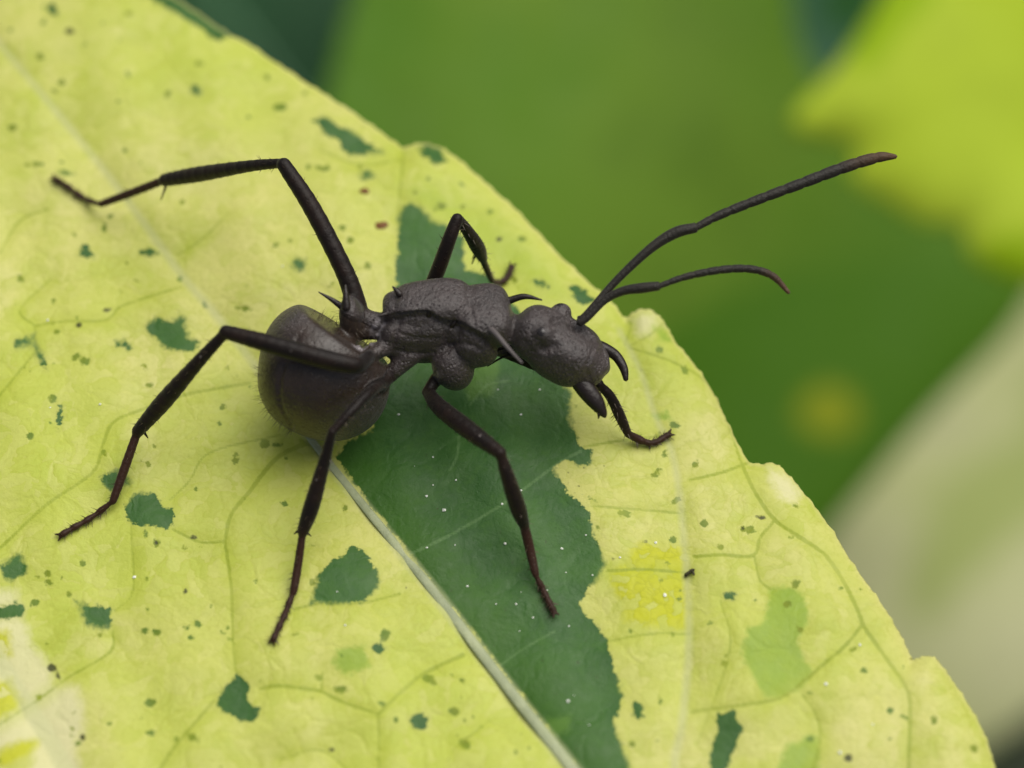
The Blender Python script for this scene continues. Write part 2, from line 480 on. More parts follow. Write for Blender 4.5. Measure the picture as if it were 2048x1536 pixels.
DARK = [(140, 62, 10, 6, .1), (213, 620, 9, 4, -.3), (157, 650, 7, 6, 0), (387, 1074, 6, 4, 0), (370, 1182, 5, 8, .4), (104, 1335, 10, 9, 0), (116, 1352, 5, 12, -.3), (165, 1475, 6, 6, 0),
    (664, 1499, 7, 5, -.3), (1522, 1035, 9, 4, .2), (1696, 1516, 9, 8, 0), (998, 478, 7, 5, -.6), (312, 1085, 4, 4, 0), (1225, 1117, 4, 4, 0), (1290, 1083, 4, 3, 0), (1485, 1056, 4, 4, 0)]
DARK += [(rng.uniform(800, 1220), rng.uniform(900, 1540), rng.uniform(1.2, 2.4), rng.uniform(1.2, 2.4), 0) for _ in range(70)]

FOLD = spline([(1500, 2000), (1290, 1730), (1146, 1540), (1008, 1366), (868, 1184), (744, 1032), (652, 918), (590, 836), (440, 640), (368, 556), (288, 446), (200, 330), (60, 160), (-60, 20), (-300, -250)], 6)

def relief(P, sd, vein, pale):
    """height of the blade's upper face over the leaf plane, cm"""
    x, y = P[:, 0], P[:, 1]
    z = -0.030 * np.exp(-np.abs(sd) / 22.0)
    z -= 0.0028 * np.exp(-np.maximum(vein, 0) / 14.0)
    z -= 0.009 * np.exp(-np.maximum(pale, 0) / 34.0)
    z += 0.016 * np.sin(x / 150.0 + 0.6) * np.sin(y / 130.0 + 1.1) + 0.006 * np.sin(x / 47.0 + y / 61.0) * np.sin(y / 39.0 - x / 80.0)
    out = np.maximum(np.maximum(-150 - x, y - 1640), 0)
    z -= 0.10 * (out / 400.0) ** 2
    return z

print('leaf fields')
P, Q, SDL = sheet(OUT, 4.5)
f_vein = field_lines(P, VEINS, 90)
f_pale = field_lines(P, PALE, 120)
ZL = relief(P, SDL, f_vein, f_pale)
TOP = at(P[:, 0], P[:, 1], ZL)

def leaf_z(px, py):
    k = ((P - (px, py)) ** 2).sum(1).argmin()
    return float(ZL[k])

attrs = dict(green=field_polys(P, GREEN, 80), faint=field_polys(P, FAINT, 60), lime=field_polys(P, LIME, 90), bright=field_polys(P, BRIGHT, 60), white=field_polys(P, WHITE, 90),
             vein=f_vein, pale=f_pale, thread=field_lines(P, THREAD, 30), dots=field_dots(P, DOTS, 40), dark=field_dots(P, DARK, 30), rim=-SDL)
V2, F2 = solid(TOP, Q, SDL, 0.022)
attrs = {k: np.concatenate([v, v]) for k, v in attrs.items()}

def leaf_material():
    N = Nodes('variegated_leaf_blade')
    n_big, n_mid, n_fine, n_grain = N.noise(1.3, 3), N.noise(5.0, 4, .6), N.noise(26, 4, .65), N.noise(90, 3, .6)
    wob = N.math('ADD', N.math('MULTIPLY', N.math('SUBTRACT', n_fine, .5), 26.0), N.math('MULTIPLY', N.math('SUBTRACT', n_grain, .5), 16.0))
    soft = N.math('MULTIPLY', N.math('SUBTRACT', n_mid, .5), 60.0)
    col = N.mix(N.ramp(n_big, .36, .64), (.500, .560, .090), (.600, .590, .175))
    col = N.mix(N.ramp(n_mid, .42, .70, 0, .6), col, (.42, .51, .050))
    col = N.mix(N.ramp(N.noise(2.6, 4, .6), .52, .68, 0, .65), col, (.615, .595, .215))
    # fine net of veinlets
    warp = N.n('ShaderNodeVectorMath')
    warp.operation = 'MULTIPLY_ADD'
    wn = N.n('ShaderNodeTexNoise')
    N.put(wn.inputs['Vector'], N.co)
    wn.inputs['Scale'].default_value = 9.0
    wn.inputs['Detail'].default_value = 4.0
    N.put(warp.inputs[0], wn.outputs['Color'])
    warp.inputs[1].default_value = (.16, .16, .16)
    N.put(warp.inputs[2], N.co)
    c1, c2 = N.cells(7.5, 'DISTANCE_TO_EDGE'), N.cells(27, 'DISTANCE_TO_EDGE')
    c3 = N.cells(27)
    N.put(c3.inputs['Vector'], warp.outputs[0])
    N.put(c1.inputs['Vector'], warp.outputs[0])
    N.put(c2.inputs['Vector'], warp.outputs[0])
    net, net2 = c1.outputs['Distance'], c2.outputs['Distance']
    netw = N.math('MULTIPLY', N.ramp(net, .0, .045, 1, 0), N.ramp(n_mid, .36, .62))
    col = N.mix(N.math('MULTIPLY', netw, .34), col, (.36, .40, .035))
    col = N.mix(N.math('MULTIPLY', N.ramp(net2, .0, .12, 1, 0), N.math('MULTIPLY', N.ramp(n_mid, .30, .62), .30)), col, (.42, .44, .05))
    col = N.mix(N.math('MULTIPLY', N.ramp(n_grain, .45, .75), .30), col, (.38, .42, .045))
    sep = N.n('ShaderNodeSeparateColor')
    N.put(sep.inputs[0], c3.outputs['Color'])
    mosaic = sep.outputs[0]
    col = N.mix(N.ramp(mosaic, .45, 1, 0, .30), col, (.40, .47, .045))
    col = N.mix(N.ramp(sep.outputs[1], .6, 1, 0, .25), col, (.66, .64, .23))
    # whitish, strong yellow and half-green zones
    wd = N.math('ADD', N.attr('white'), wob)
    col = N.mix(N.ramp(wd, -14, 16, .68, 0), col, (.70, .66, .40))
    bd = N.math('ADD', N.attr('bright'), N.math('ADD', wob, N.math('MULTIPLY', soft, .5)))
    bcol = N.mix(N.ramp(net2, .02, .12), (.445, .465, .004), (.50, .52, .006))
    col = N.mix(N.math('MULTIPLY', N.ramp(bd, -12, 10, .92, 0), N.ramp(mosaic, .70, .82, 1, .25)), col, bcol)
    col = N.mix(N.ramp(N.math('ADD', N.attr('lime'), soft), -40, 30, .55, 0), col, (.33, .45, .030))
    fd = N.math('ADD', N.attr('faint'), wob)
    col = N.mix(N.ramp(fd, -6, 8, .78, 0), col, N.mix(n_fine, (.19, .34, .02), (.29, .42, .04)))
    # scattered olive specks
    spk = N.math('ADD', N.attr('dots'), N.math('MULTIPLY', wob, .62))
    col = N.mix(N.ramp(spk, -1.6, 1.8, .92, 0), col, N.mix(N.ramp(n_mid, .4, .6), (.085, .17, .012), (.20, .25, .006)))
    # olive veins
    vn = N.math('ADD', N.attr('vein'), N.math('MULTIPLY', wob, .12))
    col = N.mix(N.math('MULTIPLY', N.ramp(vn, -.6, 2.3, .80, 0), N.ramp(n_mid, .3, .62, .5, 1)), col, (.20, .26, .012))
    col = N.mix(N.ramp(N.attr('vein'), 0, 30, .28, 0), col, (.40, .47, .03))
    # dark green patches
    gd = N.math('ADD', N.attr('green'), wob)
    halo = N.ramp(gd, 0, 14, .35, 0)
    col = N.mix(halo, col, (.44, .46, .10))
    gcol = N.mix(N.ramp(n_mid, .35, .7), (.032, .104, .017), (.052, .140, .022))
    gcol = N.mix(N.ramp(n_fine, .5, .75, 0, .5), gcol, (.060, .155, .020))
    gcol = N.mix(N.math('MULTIPLY', N.ramp(net2, .0, .08, 1, 0), .12), gcol, (.075, .17, .05))
    gcol = N.mix(N.ramp(mosaic, .4, 1, 0, .35), gcol, (.058, .15, .030))
    gcol = N.mix(N.ramp(N.attr('pale'), 4, 120, .55, 0), gcol, (.045, .125, .008))
    gcol = N.mix(N.ramp(fd, -8, 8, .45, 0), gcol, (.13, .26, .03))
    gcol = N.mix(N.ramp(N.attr('thread'), -1, 2.2, .36, 0), gcol, (.19, .32, .12))
    gfac = N.ramp(N.math('DIVIDE', gd, N.ramp(n_mid, .44, .66, 1, 4.5)), -1.8, 1.8, 1, 0)
    col = N.mix(gfac, col, gcol)
    col = N.mix(N.ramp(N.math('ADD', N.attr('dark'), N.math('MULTIPLY', wob, .25)), -2, 1.2, .92, 0), col, (.035, .042, .008))
    # pale main veins
    pd = N.attr('pale')
    col = N.mix(N.ramp(pd, -6, 7, .5, 0), col, (.47, .49, .24))
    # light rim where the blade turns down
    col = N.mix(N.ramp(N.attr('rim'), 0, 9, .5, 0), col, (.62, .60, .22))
    h = N.math('ADD', N.math('MULTIPLY', n_fine, .5), N.math('ADD', N.math('MULTIPLY', n_grain, .5), N.math('MULTIPLY', N.ramp(net2, 0, .2), .10)))
    h = N.math('ADD', h, N.math('MULTIPLY', N.ramp(net, 0, .14), .38))
    nrm = N.bump(h, .004, .6)
    rough = N.ramp(n_fine, .3, .7, .42, .60)
    return N.fin(col, rough, .30, nrm, translucent=.12)

leaf = thing('variegated_leaf', 'large yellow variegated leaf with dark green splashes, the ant standing on it', 'leaf')
blade = mesh_obj('blade', V2, F2, leaf_material(), leaf, attrs=attrs)

def vein_material(name, a, b):
    N = Nodes(name)
    col = N.mix(N.ramp(N.noise(12, 4, .6), .35, .7), a, b)
    col = N.mix(N.ramp(N.noise(60, 3, .6), .45, .8, 0, .35), col, (.30, .34, .14))
    return N.fin(col, .5, .45, N.bump(N.noise(45, 4, .6), .006, .7), translucent=.05)

m_rib = vein_material('leaf_midrib', (.27, .31, .17), (.36, .40, .22))
def rib(name, px_line, r0, r1, mat, lift=.3, n=5):
    q = spline(px_line, n)
    r = np.linspace(r0, r1, len(q)) * K
    kz = [((P - p) ** 2).sum(1).argmin() for p in q]
    zz = ZL[kz]
    zz = np.convolve(np.pad(zz, 4, mode='edge'), np.ones(9) / 9, mode='valid')
    W = at(q[:, 0], q[:, 1], zz + r * .24)
    v, f = tube(W, r, 14, .34, n=1)
    return mesh_obj(name, v, f, mat, leaf)
rib('midrib', [(1460, 1950), (1290, 1730), (1146, 1540), (1008, 1366), (868, 1184), (744, 1032), (652, 918), (612, 866)], 13, 6.5, m_rib)

# ------------------------------------------------------------------ grains of dust, crumbs and husks lying on the leaf
def lump(px, py, r, flat=.7, seed=0, n=1, aspect=1.0, ang=0.0):
    g = np.random.default_rng(seed)
    base = np.array([(1, 0, 0), (-1, 0, 0), (0, 1, 0), (0, -1, 0), (0, 0, 1), (0, 0, -1), (.7, .7, .1), (-.7, .7, .2), (.7, -.7, .1), (-.7, -.7, .2)], float)
    base = base * g.uniform(.7, 1.2, (len(base), 1)) * (aspect, 1, flat)
    c, s = math.cos(ang), math.sin(ang)
    base = np.column_stack([base[:, 0] * c - base[:, 1] * s, base[:, 0] * s + base[:, 1] * c, base[:, 2]])
    W = at(px, py, leaf_z(px, py) + r * K * flat * .5)
    V = W + base * r * K
    F = [(4, 0, 6), (4, 6, 2), (4, 2, 7), (4, 7, 1), (4, 1, 9), (4, 9, 3), (4, 3, 8), (4, 8, 0), (5, 6, 0), (5, 2, 6), (5, 7, 2), (5, 1, 7), (5, 9, 1), (5, 3, 9), (5, 8, 3), (5, 0, 8)]
    return list(V), F
Nd = Nodes('dust_grain')
m_dust = Nd.fin((.82, .84, .74), .35, .6)
GR = [(888, 1020, 7), (853, 992, 4.5), (912, 960, 4), (866, 970, 3), (797, 829, 4), (1042, 829, 4), (1010, 1087, 5), (1124, 1097, 4.5), (1172, 1070, 3.5), (1042, 981, 4), (1004, 1008, 4),
      (935, 1172, 4.5), (854, 1095, 3.5), (1066, 1235, 3), (1136, 1402, 5), (1138, 1252, 3), (992, 1208, 3), (1032, 1208, 3.5), (1178, 1450, 3), (269, 1154, 6), (866, 914, 3.5), (1079, 779, 3.5),
      (996, 779, 3), (674, 1183, 3), (1185, 1150, 3), (1132, 1145, 2.5), (95, 640, 5), (200, 808, 5), (1652, 1368, 5), (1746, 1449, 4), (565, 532, 4), (690, 1250, 4), (1680, 1505, 6),
      (1240, 1115, 4), (1312, 1085, 5), (1330, 1190, 6), (1720, 1290, 5), (100, 815, 3), (910, 1090, 2.5), (1094, 1180, 2.5), (955, 1290, 2.5)]
GR += [(rng.uniform(820, 1190), rng.uniform(930, 1500), rng.uniform(1.2, 2.2)) for _ in range(8)]
V, F = [], []
for i, (x, y, r) in enumerate(GR):
    if x < 800 + (y - 900) * .55 and 930 < y and r < 2.3:
        continue
    v, f = lump(x, y, r * .58, .8, i)
    F += [tuple(k + len(V) for k in t) for t in f]
    V += v
dust = mesh_obj('dust_grains', V, F, m_dust, smooth=False)
dust['kind'] = 'stuff'
dust['label'] = 'tiny white dust grains sprinkled over the leaf, most on its dark green patch'
dust['category'] = 'dust'
m_husk = Nodes('husk').fin((.16, .07, .018), .6, .3)
m_crumb = Nodes('crumb').fin((.045, .04, .018), .6, .3)
v, f = lump(762, 451, 11, .3, 51, aspect=1.3, ang=.15)
thing('debris_flake', 'rusty brown flake left of the dark green patch above the thorax', 'debris', o=mesh_obj('debris_flake', v, f, m_husk, smooth=False))
v, f = lump(729, 382, 9, .35, 52, aspect=1.2, ang=-.3)
thing('debris_flake', 'dark brown crumb right of the long hind leg, near the leaf edge', 'debris', o=mesh_obj('debris_flake', v, f, m_husk, smooth=False))
V, F = [], []
for a, b in (((1371, 1151), (1386, 1138)), ((1381, 1142), (1389, 1139)), ((1384, 1140), (1388, 1150))):
    pa, pb = at(*a, leaf_z(*a) + .006), at(*b, leaf_z(*b) + .012)
    v, f = tube([pa, (pa + pb) / 2, pb], [.005, .004, .002], 6, n=2)
    F += [tuple(k + len(V) for k in t) for t in f]
    V += v
thing('debris_twig', 'tiny dark forked plant fibre beside the bright yellow leaf spot', 'debris', o=mesh_obj('debris_twig', V, F, m_crumb))

# ------------------------------------------------------------------ the ant: one continuous body grown from a distance field
print('ant')
def nrmz(v):
    return v / np.linalg.norm(v)
def px2cm(r):
    return r * K * .96

OPS = []   # (kind, function, lo, hi, k)
def add(fn, lo, hi, k=.012, kind='u', tag=0):
    OPS.append((kind, fn, np.asarray(lo, float), np.asarray(hi, float), k, tag))
def ell(c, axes, semi, k=.012, kind='u', tag=0, p=2.0):
    c, A, s = np.asarray(c, float), np.asarray(axes, float), np.asarray(semi, float)
    R = s.max() * 1.05
    def fn(X, Y, Z):
        x, y, z = X - c[0], Y - c[1], Z - c[2]
        u = [(A[i, 0] * x + A[i, 1] * y + A[i, 2] * z) for i in range(3)]
        if p != 2.0:
            v = [np.abs(u[i] / s[i]) for i in range(3)]
            k0 = np.maximum(sum(q ** p for q in v), 1e-9) ** (1 / p)
            k1 = np.sqrt(sum((q ** (p - 1) / s[i]) ** 2 for i, q in enumerate(v))) / k0 ** (p - 1)
            return (k0 - 1) / np.maximum(k1, 1e-6)
        k0 = np.sqrt(sum((u[i] / s[i]) ** 2 for i in range(3)))
        k1 = np.sqrt(sum((u[i] / s[i] ** 2) ** 2 for i in range(3)))
        return k0 * (k0 - 1) / np.maximum(k1, 1e-6)
    add(fn, c - R, c + R, k, kind, tag)
def cone(a, b, ra, rb, k=.004, kind='u', tag=0):
    a, b = np.asarray(a, float), np.asarray(b, float)
    d = b - a
    dd = max((d * d).sum(), 1e-12)
    R = max(ra, rb)
    def fn(X, Y, Z):
        t = np.clip(((X - a[0]) * d[0] + (Y - a[1]) * d[1] + (Z - a[2]) * d[2]) / dd, 0, 1)
        return np.sqrt((X - a[0] - t * d[0]) ** 2 + (Y - a[1] - t * d[1]) ** 2 + (Z - a[2] - t * d[2]) ** 2) - (ra + t * (rb - ra))
    add(fn, np.minimum(a, b) - R, np.maximum(a, b) + R, k, kind, tag)
def cutp(c, n, lo, hi, k=.02):
    c, n = np.asarray(c, float), nrmz(np.asarray(n, float))
    def fn(X, Y, Z):
        return (X - c[0]) * n[0] + (Y - c[1]) * n[1] + (Z - c[2]) * n[2]
    add(fn, lo, hi, k, 'i')
def apply_op(op, D, d):
    kind, k = op[0], op[4]
    if kind == 'u':
        h = np.maximum(k - np.abs(D - d), 0) / k
        return np.minimum(D, d) - h * h * k * .25
    if kind == 's':
        d = -d
    h = np.maximum(k - np.abs(D - d), 0) / k
    return np.maximum(D, d) + h * h * k * .25
def evaluate(pts, upto=None):
    D = np.full(len(pts), 9.0)
    for op in OPS[:upto]:
        m = op[4] + .03
        sel = np.where(((pts > op[2] - m) & (pts < op[3] + m)).all(1))[0]
        if len(sel):
            p = pts[sel]
            D[sel] = apply_op(op, D[sel], op[1](p[:, 0], p[:, 1], p[:, 2]))
    return D
def surf(px, py):
    """where the sight line of a photo pixel first meets the body built so far"""
    c = np.linspace(.9, -.6, 1500)
    p = ray_pt(np.full_like(c, px), np.full_like(c, py), c)
    d = evaluate(p)
    h = np.where(d < 0)[0]
    return p[h[0]] if len(h) else p[d.argmin()]

# frame of the middle body: it leans a little away from the camera
fwd = nrmz(at(1010, 640, .28) - at(770, 668, .265))
roll = math.radians(14)
up0 = np.array([0, math.sin(roll), math.cos(roll)])
rgt = nrmz(np.cross(fwd, up0))          # the ant's right side, towards the camera
upv = np.cross(rgt, fwd)
BODY = np.array([fwd, rgt, upv])
# gaster
gc = at(646, 746, .192)
gx = nrmz(at(520, 770, .20) - at(690, 668, .22))
gu = nrmz(upv - gx * (upv @ gx))
GA = np.array([gx, gu, np.cross(gx, gu)])
g0 = len(OPS)
ell(gc, GA, (.165, .158, .142), .006)
ell(at(690, 800, .145), GA, (.080, .076, .074), .09)
ell(at(622, 700, .21), GA, (.120, .122, .112), .03)
cutp(at(648, 634, .23), UV * .80 + XV * .56 + NV * .12, gc - .2, gc + .22, .012)
# pronotum, middle and rear of the thorax, side plates
ell(at(964, 644, .280), BODY, (.066, .072, .064), .014, p=2.6)
ell(at(862, 630, .280), BODY, (.100, .054, .070), .006, p=2.6)
ell(at(808, 638, .275), BODY, (.052, .042, .060), .010, p=2.8)
ell(at(880, 668, .245), BODY, (.120, .050, .074), .008, p=2.8)
ell(at(952, 686, .25), BODY, (.056, .056, .058), .008, p=2.5)
ell(at(806, 674, .25), BODY, (.058, .042, .060), .008, p=2.8)
# the flat back plate overhangs the flank along a sharp shoulder line
n_ops = len(OPS)
ell(at(966, 638, .283), BODY, (.072, .090, .062), p=3.2)
ell(at(864, 622, .286), BODY, (.106, .070, .068), p=3.2)
ell(at(806, 628, .282), BODY, (.050, .050, .056), p=3.2)
RIDGE = [(768, 636), (800, 628), (836, 624), (858, 624), (876, 634), (900, 643), (922, 648), (948, 660), (976, 676), (1004, 694)]
rp = np.array([surf(x, y) for x, y in spline(RIDGE, 3)])
rf, ru = rp @ fwd, rp @ upv
o_ = rf.argsort()
rf, ru = rf[o_], ru[o_]
dome = OPS[n_ops:]
del OPS[n_ops:]
def plate(X, Y, Z):
    f = X * fwd[0] + Y * fwd[1] + Z * fwd[2]
    h = X * upv[0] + Y * upv[1] + Z * upv[2] - np.interp(f, rf, ru)
    d = dome[0][1](X, Y, Z)
    for q in dome[1:]:
        e = q[1](X, Y, Z)
        d = np.minimum(d, e)
    k = np.maximum(.004 - np.abs(d + h), 0) / .004
    return np.maximum(d, -h) + k * k * .001
add(plate, np.min([o[2] for o in dome], 0) - .02, np.max([o[3] for o in dome], 0) + .02, .0015)
# neck
cone(at(1005, 655, .27), at(1050, 660, .27), .036, .034, .015)
# petiole with its upright node
cone(at(775, 662, .258), at(690, 664, .245), .021, .020, .010)
ell(at(703, 636, .275), BODY, (.030, .048, .062), .012)
cone(at(672, 690, .25), at(700, 668, .25), .045, .026, .012)
# head
hx = nrmz(at(1205, 748, .215) - at(1040, 656, .29))
hn = nrmz(XV * .45 + UV * .62 + NV * .55)
hn = nrmz(hn - hx * (hn @ hx))
HEAD = np.array([hx, hn, np.cross(hx, hn)])
ell(at(1083, 672, .275), HEAD, (.072, .064, .070), .012, p=2.6)
ell(at(1130, 700, .25), HEAD, (.086, .064, .080), .012, p=3.0)
ell(at(1118, 718, .225), HEAD, (.076, .048, .064), .010, p=2.6)
ell(at(1170, 724, .228), HEAD, (.058, .046, .062), .012, p=2.6)
cone(at(1196, 716, .232), at(1208, 736, .222), .018, .015, .010)
# coxae
ell(at(906, 732, .205), np.array([nrmz(at(906, 775, .15) - at(906, 700, .24)), fwd, nrmz(np.cross(at(906, 775, .15) - at(906, 700, .24), fwd))]), (.064, .052, .050), .008)
cone(at(822, 706, .225), at(782, 748, .195), .030, .019, .008)
cone(at(778, 690, .245), at(736, 712, .275), .023, .019, .008)
cone(at(775, 648, .26), at(722, 638, .26), .024, .026, .010)
cone(at(900, 650, .2), at(868, 590, .215), .03, .02, .010)
cone(at(960, 680, .19), at(1010, 700, .175), .03, .02, .010)

for x, y, z, q in ((700, 706, .30, 9), (716, 698, .30, 8), (690, 722, .31, 7), (738, 700, .285, 9), (756, 672, .285, 8), (752, 650, .30, 7), (768, 656, .30, 7), (744, 690, .28, 6),
                   (880, 742, .23, 10), (886, 728, .235, 8), (772, 742, .215, 8), (800, 728, .23, 10), (816, 716, .24, 8)):
    ell(at(x, y, z - .02), np.eye(3), (q * K * 1.2, q * K * .9, q * K), .003, p=2.6, tag=3 if q < 10 and x < 780 or x == 880 else 0)  # tagged lumps carry a painted glint colour
# carving: shoulder ridge with a groove under it, sutures, antennal sockets
def groove(line, r, depth, k=.004, kind='s', lift=None):
    q = spline(line, 3)
    p = np.array([surf(x, y) for x, y in q])
    p = p + NV * (depth if lift is None else lift)
    for a, b in zip(p[:-1], p[1:]):
        cone(a, b, r, r, k, kind)
groove([(x + 1, y + 10) for x, y in RIDGE], .0070, .0030, .003)
groove([(934, 570), (938, 600), (944, 630), (950, 654)], .0024, .0010, .005)
groove([(894, 652), (892, 680), (896, 706)], .0058, .0015, .004)
groove([(790, 664), (830, 676), (884, 678)], .0036, .001, .004)
groove([(800, 640), (792, 664), (786, 690)], .0045, .001, .004)
groove([(872, 714), (884, 702), (905, 690), (935, 688), (960, 700)], .0045, .001, .006)
groove([(598, 672), (584, 696), (566, 734), (558, 770), (562, 812), (580, 848)], .0022, .0011, .010)
groove([(790, 700), (830, 708), (868, 706)], .004, .001, .006)
# eyes sit on low bulges; frontal ridges and sockets
ell(surf(1087, 668) - NV * .010, np.eye(3), (.025, .022, .022), .006)
ell(at(1122, 625, .282), np.eye(3), (.026, .024, .022), .010)
groove([(1106, 643), (1122, 637), (1145, 642), (1160, 652)], .0095, .0035, .003)
groove([(1146, 654), (1164, 660), (1178, 672)], .015, .003, .004)
groove([(1082, 700), (1098, 698), (1112, 690)], .010, .004, .006)
groove([(1192, 690), (1180, 712), (1172, 740), (1180, 756)], .0016, .0008, .006)
groove([(1208, 700), (1214, 722), (1212, 740)], .004, .0, .004, 'u')
# hanging trochanters
cone(at(872, 758, .175), at(856, 784, .165), .016, .015, .006, tag=1)
cone(at(780, 750, .195), at(766, 768, .21), .018, .015, .006, tag=1)
cone(at(722, 640, .26), at(712, 612, .265), .030, .022, .010, tag=1)
cone(at(868, 590, .215), at(862, 575, .235), .018, .017, .006, tag=1)

LEG = []     # joints of the outer segments, for bristles and colour
def leg(stages, foot_from):
    """stages: lists of (px, py, z, radius in photo pixels); from foot_from on they are tarsus"""
    for i, st in enumerate(stages):
        q = [np.append(at(x, y, z), px2cm(r)) for x, y, z, r in st]
        q = spline(q, 5) if len(q) > 2 else np.array(q)
        for a, b in zip(q[:-1], q[1:]):
            cone(a[:3], b[:3], a[3], b[3], .003, tag=2 if i >= foot_from else 1)
        LEG.append((q, i >= foot_from))
def foot(pts, zs):
    """tarsal beads that widen outwards, then two claws"""
    out = []
    for i in range(len(pts) - 1):
        (x0, y0), (x1, y1) = pts[i], pts[i + 1]
        out.append([(x0, y0, zs[i], 3.6), (x0 * .25 + x1 * .75, y0 * .25 + y1 * .75, zs[i] * .25 + zs[i + 1] * .75, 6.6), (x1, y1, zs[i + 1], 5.2)])
    x0, y0 = pts[-2]
    x1, y1 = pts[-1]
    d = np.array([x1 - x0, y1 - y0], float)
    d /= np.linalg.norm(d)
    p = np.array([-d[1], d[0]])
    for s in (-1, 1):
        e = np.array([x1, y1]) + d * 12 + p * s * 7
        out.append([(x1, y1, zs[-1], 3.6), (e[0], e[1], max(zs[-1] - .004, .004), 2.6)])
    return out
def lz(x, y, h):
    return leaf_z(x, y) + h
def tarsus(first, *pts):
    zs = [first] + [lz(x, y, .012) for x, y in pts[1:]]
    return foot(list(pts), zs)

# right hind leg (nearest, across the gaster)
leg([[(738, 712, .290, 11), (722, 728, .325, 14), (700, 729, .350, 17), (640, 716, .366, 19), (540, 688, .378, 18), (452, 664, .376, 14)],
     [(452, 664, .376, 10), (400, 720, .31, 13), (330, 800, .19, 17.5), (276, 862, .105, 13)],
     [(274, 866, .10, 8.5), (248, 940, .06, 9.5), (226, 1002, .03, 8)]] + tarsus(.03, (226, 1002), (196, 1026), (170, 1043), (146, 1056), (124, 1069)), 2)
# right middle leg
leg([[(766, 768, .215, 10), (738, 786, .272, 11), (705, 820, .288, 10.5), (664, 864, .276, 8)],
     [(664, 864, .276, 8.5), (648, 925, .215, 12), (624, 1010, .14, 16), (606, 1062, .095, 12)],
     [(605, 1068, .09, 7.5), (596, 1130, .05, 8.5), (587, 1184, .026, 8)]] + tarsus(.026, (586, 1186), (576, 1212), (567, 1236), (556, 1258), (547, 1278)), 2)
# right front leg
leg([[(856, 784, .165, 12), (880, 815, .19, 17), (935, 858, .225, 18.5), (1000, 906, .255, 13)],
     [(1001, 908, .255, 9), (1016, 955, .21, 14), (1036, 1016, .14, 16), (1049, 1052, .09, 10)],
     [(1050, 1058, .085, 10), (1060, 1100, .05, 9.5), (1071, 1148, .025, 8)]] + tarsus(.025, (1072, 1152), (1084, 1176), (1092, 1192), (1100, 1208), (1107, 1222)), 2)
# left front leg, half hidden behind the head
leg([[(1010, 700, .175, 16), (1100, 735, .165, 17), (1196, 768, .165, 12)],
     [(1196, 768, .165, 8), (1220, 792, .135, 10), (1240, 832, .085, 11), (1256, 868, .04, 8)],
     [(1256, 868, .04, 7), (1274, 877, .022, 8), (1284, 882, .016, 8)]] + tarsus(.016, (1284, 882), (1300, 887), (1314, 884), (1326, 876), (1336, 870)), 2)
# left middle leg, behind the thorax
leg([[(862, 575, .235, 15), (880, 530, .28, 15), (898, 480, .33, 14), (914, 438, .36, 12)],
     [(916, 436, .36, 9), (935, 462, .30, 12), (955, 494, .22, 15), (966, 518, .16, 10)],
     [(966, 520, .155, 7.5), (976, 544, .09, 7), (984, 562, .035, 6.5)]] + tarsus(.035, (984, 562), (998, 566), (1010, 560), (1018, 548), (1022, 536)), 2)
# left hind leg, reaching far back
leg([[(714, 614, .265, 21), (690, 545, .31, 19), (625, 418, .38, 18), (568, 330, .42, 15)],
     [(566, 326, .42, 9.5), (500, 332, .36, 12), (400, 348, .24, 16.5), (330, 360, .165, 14)],
     [(326, 361, .16, 9), (262, 386, .09, 9), (202, 408, .035, 8)]] + tarsus(.035, (200, 408), (174, 400), (152, 386), (130, 370), (112, 359)), 2)

# ---- turn the field into one mesh
H = .0032
lo = np.min([o[2] for o in OPS if o[0] == 'u'], 0) - .02
hi = np.max([o[3] for o in OPS if o[0] == 'u'], 0) + .02
dim = np.ceil((hi - lo) / H).astype(int)
axs = [(lo[i] + np.arange(dim[i]) * H).astype(np.float32) for i in range(3)]
G = np.full(tuple(dim), 1.0, np.float32)
for op in OPS:
    m = op[4] + .012
    i0 = np.clip(np.floor((op[2] - m - lo) / H).astype(int), 0, dim - 1)
    i1 = np.clip(np.ceil((op[3] + m - lo) / H).astype(int), 1, dim)
    sl = tuple(slice(a, b) for a, b in zip(i0, i1))
    X, Y, Z = axs[0][sl[0]][:, None, None], axs[1][sl[1]][None, :, None], axs[2][sl[2]][None, None, :]
    G[sl] = apply_op(op, G[sl], op[1](X, Y, Z).astype(np.float32))
sgn = G < 0
c8 = np.zeros(tuple(dim - 1), np.uint8)
for a in (0, 1):
    for b in (0, 1):
        for c in (0, 1):
            c8 += sgn[a:dim[0] - 1 + a, b:dim[1] - 1 + b, c:dim[2] - 1 + c]
cells = np.argwhere((c8 > 0) & (c8 < 8))
vid = np.full(tuple(dim - 1), -1, np.int32)
vid[cells[:, 0], cells[:, 1], cells[:, 2]] = np.arange(len(cells))
acc, cnt = np.zeros((len(cells), 3)), np.zeros(len(cells))
corner = [(a, b, c) for a in (0, 1) for b in (0, 1) for c in (0, 1)]
for p in corner:
    for q in corner:
        if sum(q) - sum(p) == 1 and all(y >= x for x, y in zip(p, q)):
            va = G[cells[:, 0] + p[0], cells[:, 1] + p[1], cells[:, 2] + p[2]]
            vb = G[cells[:, 0] + q[0], cells[:, 1] + q[1], cells[:, 2] + q[2]]
            k = (va < 0) != (vb < 0)
            t = np.where(k, va / np.where(k, va - vb, 1), 0)
            acc[k] += (np.array(p) + t[:, None] * (np.array(q) - np.array(p)))[k]
            cnt += k
AV = lo + (cells + acc / cnt[:, None]) * H
quads = []
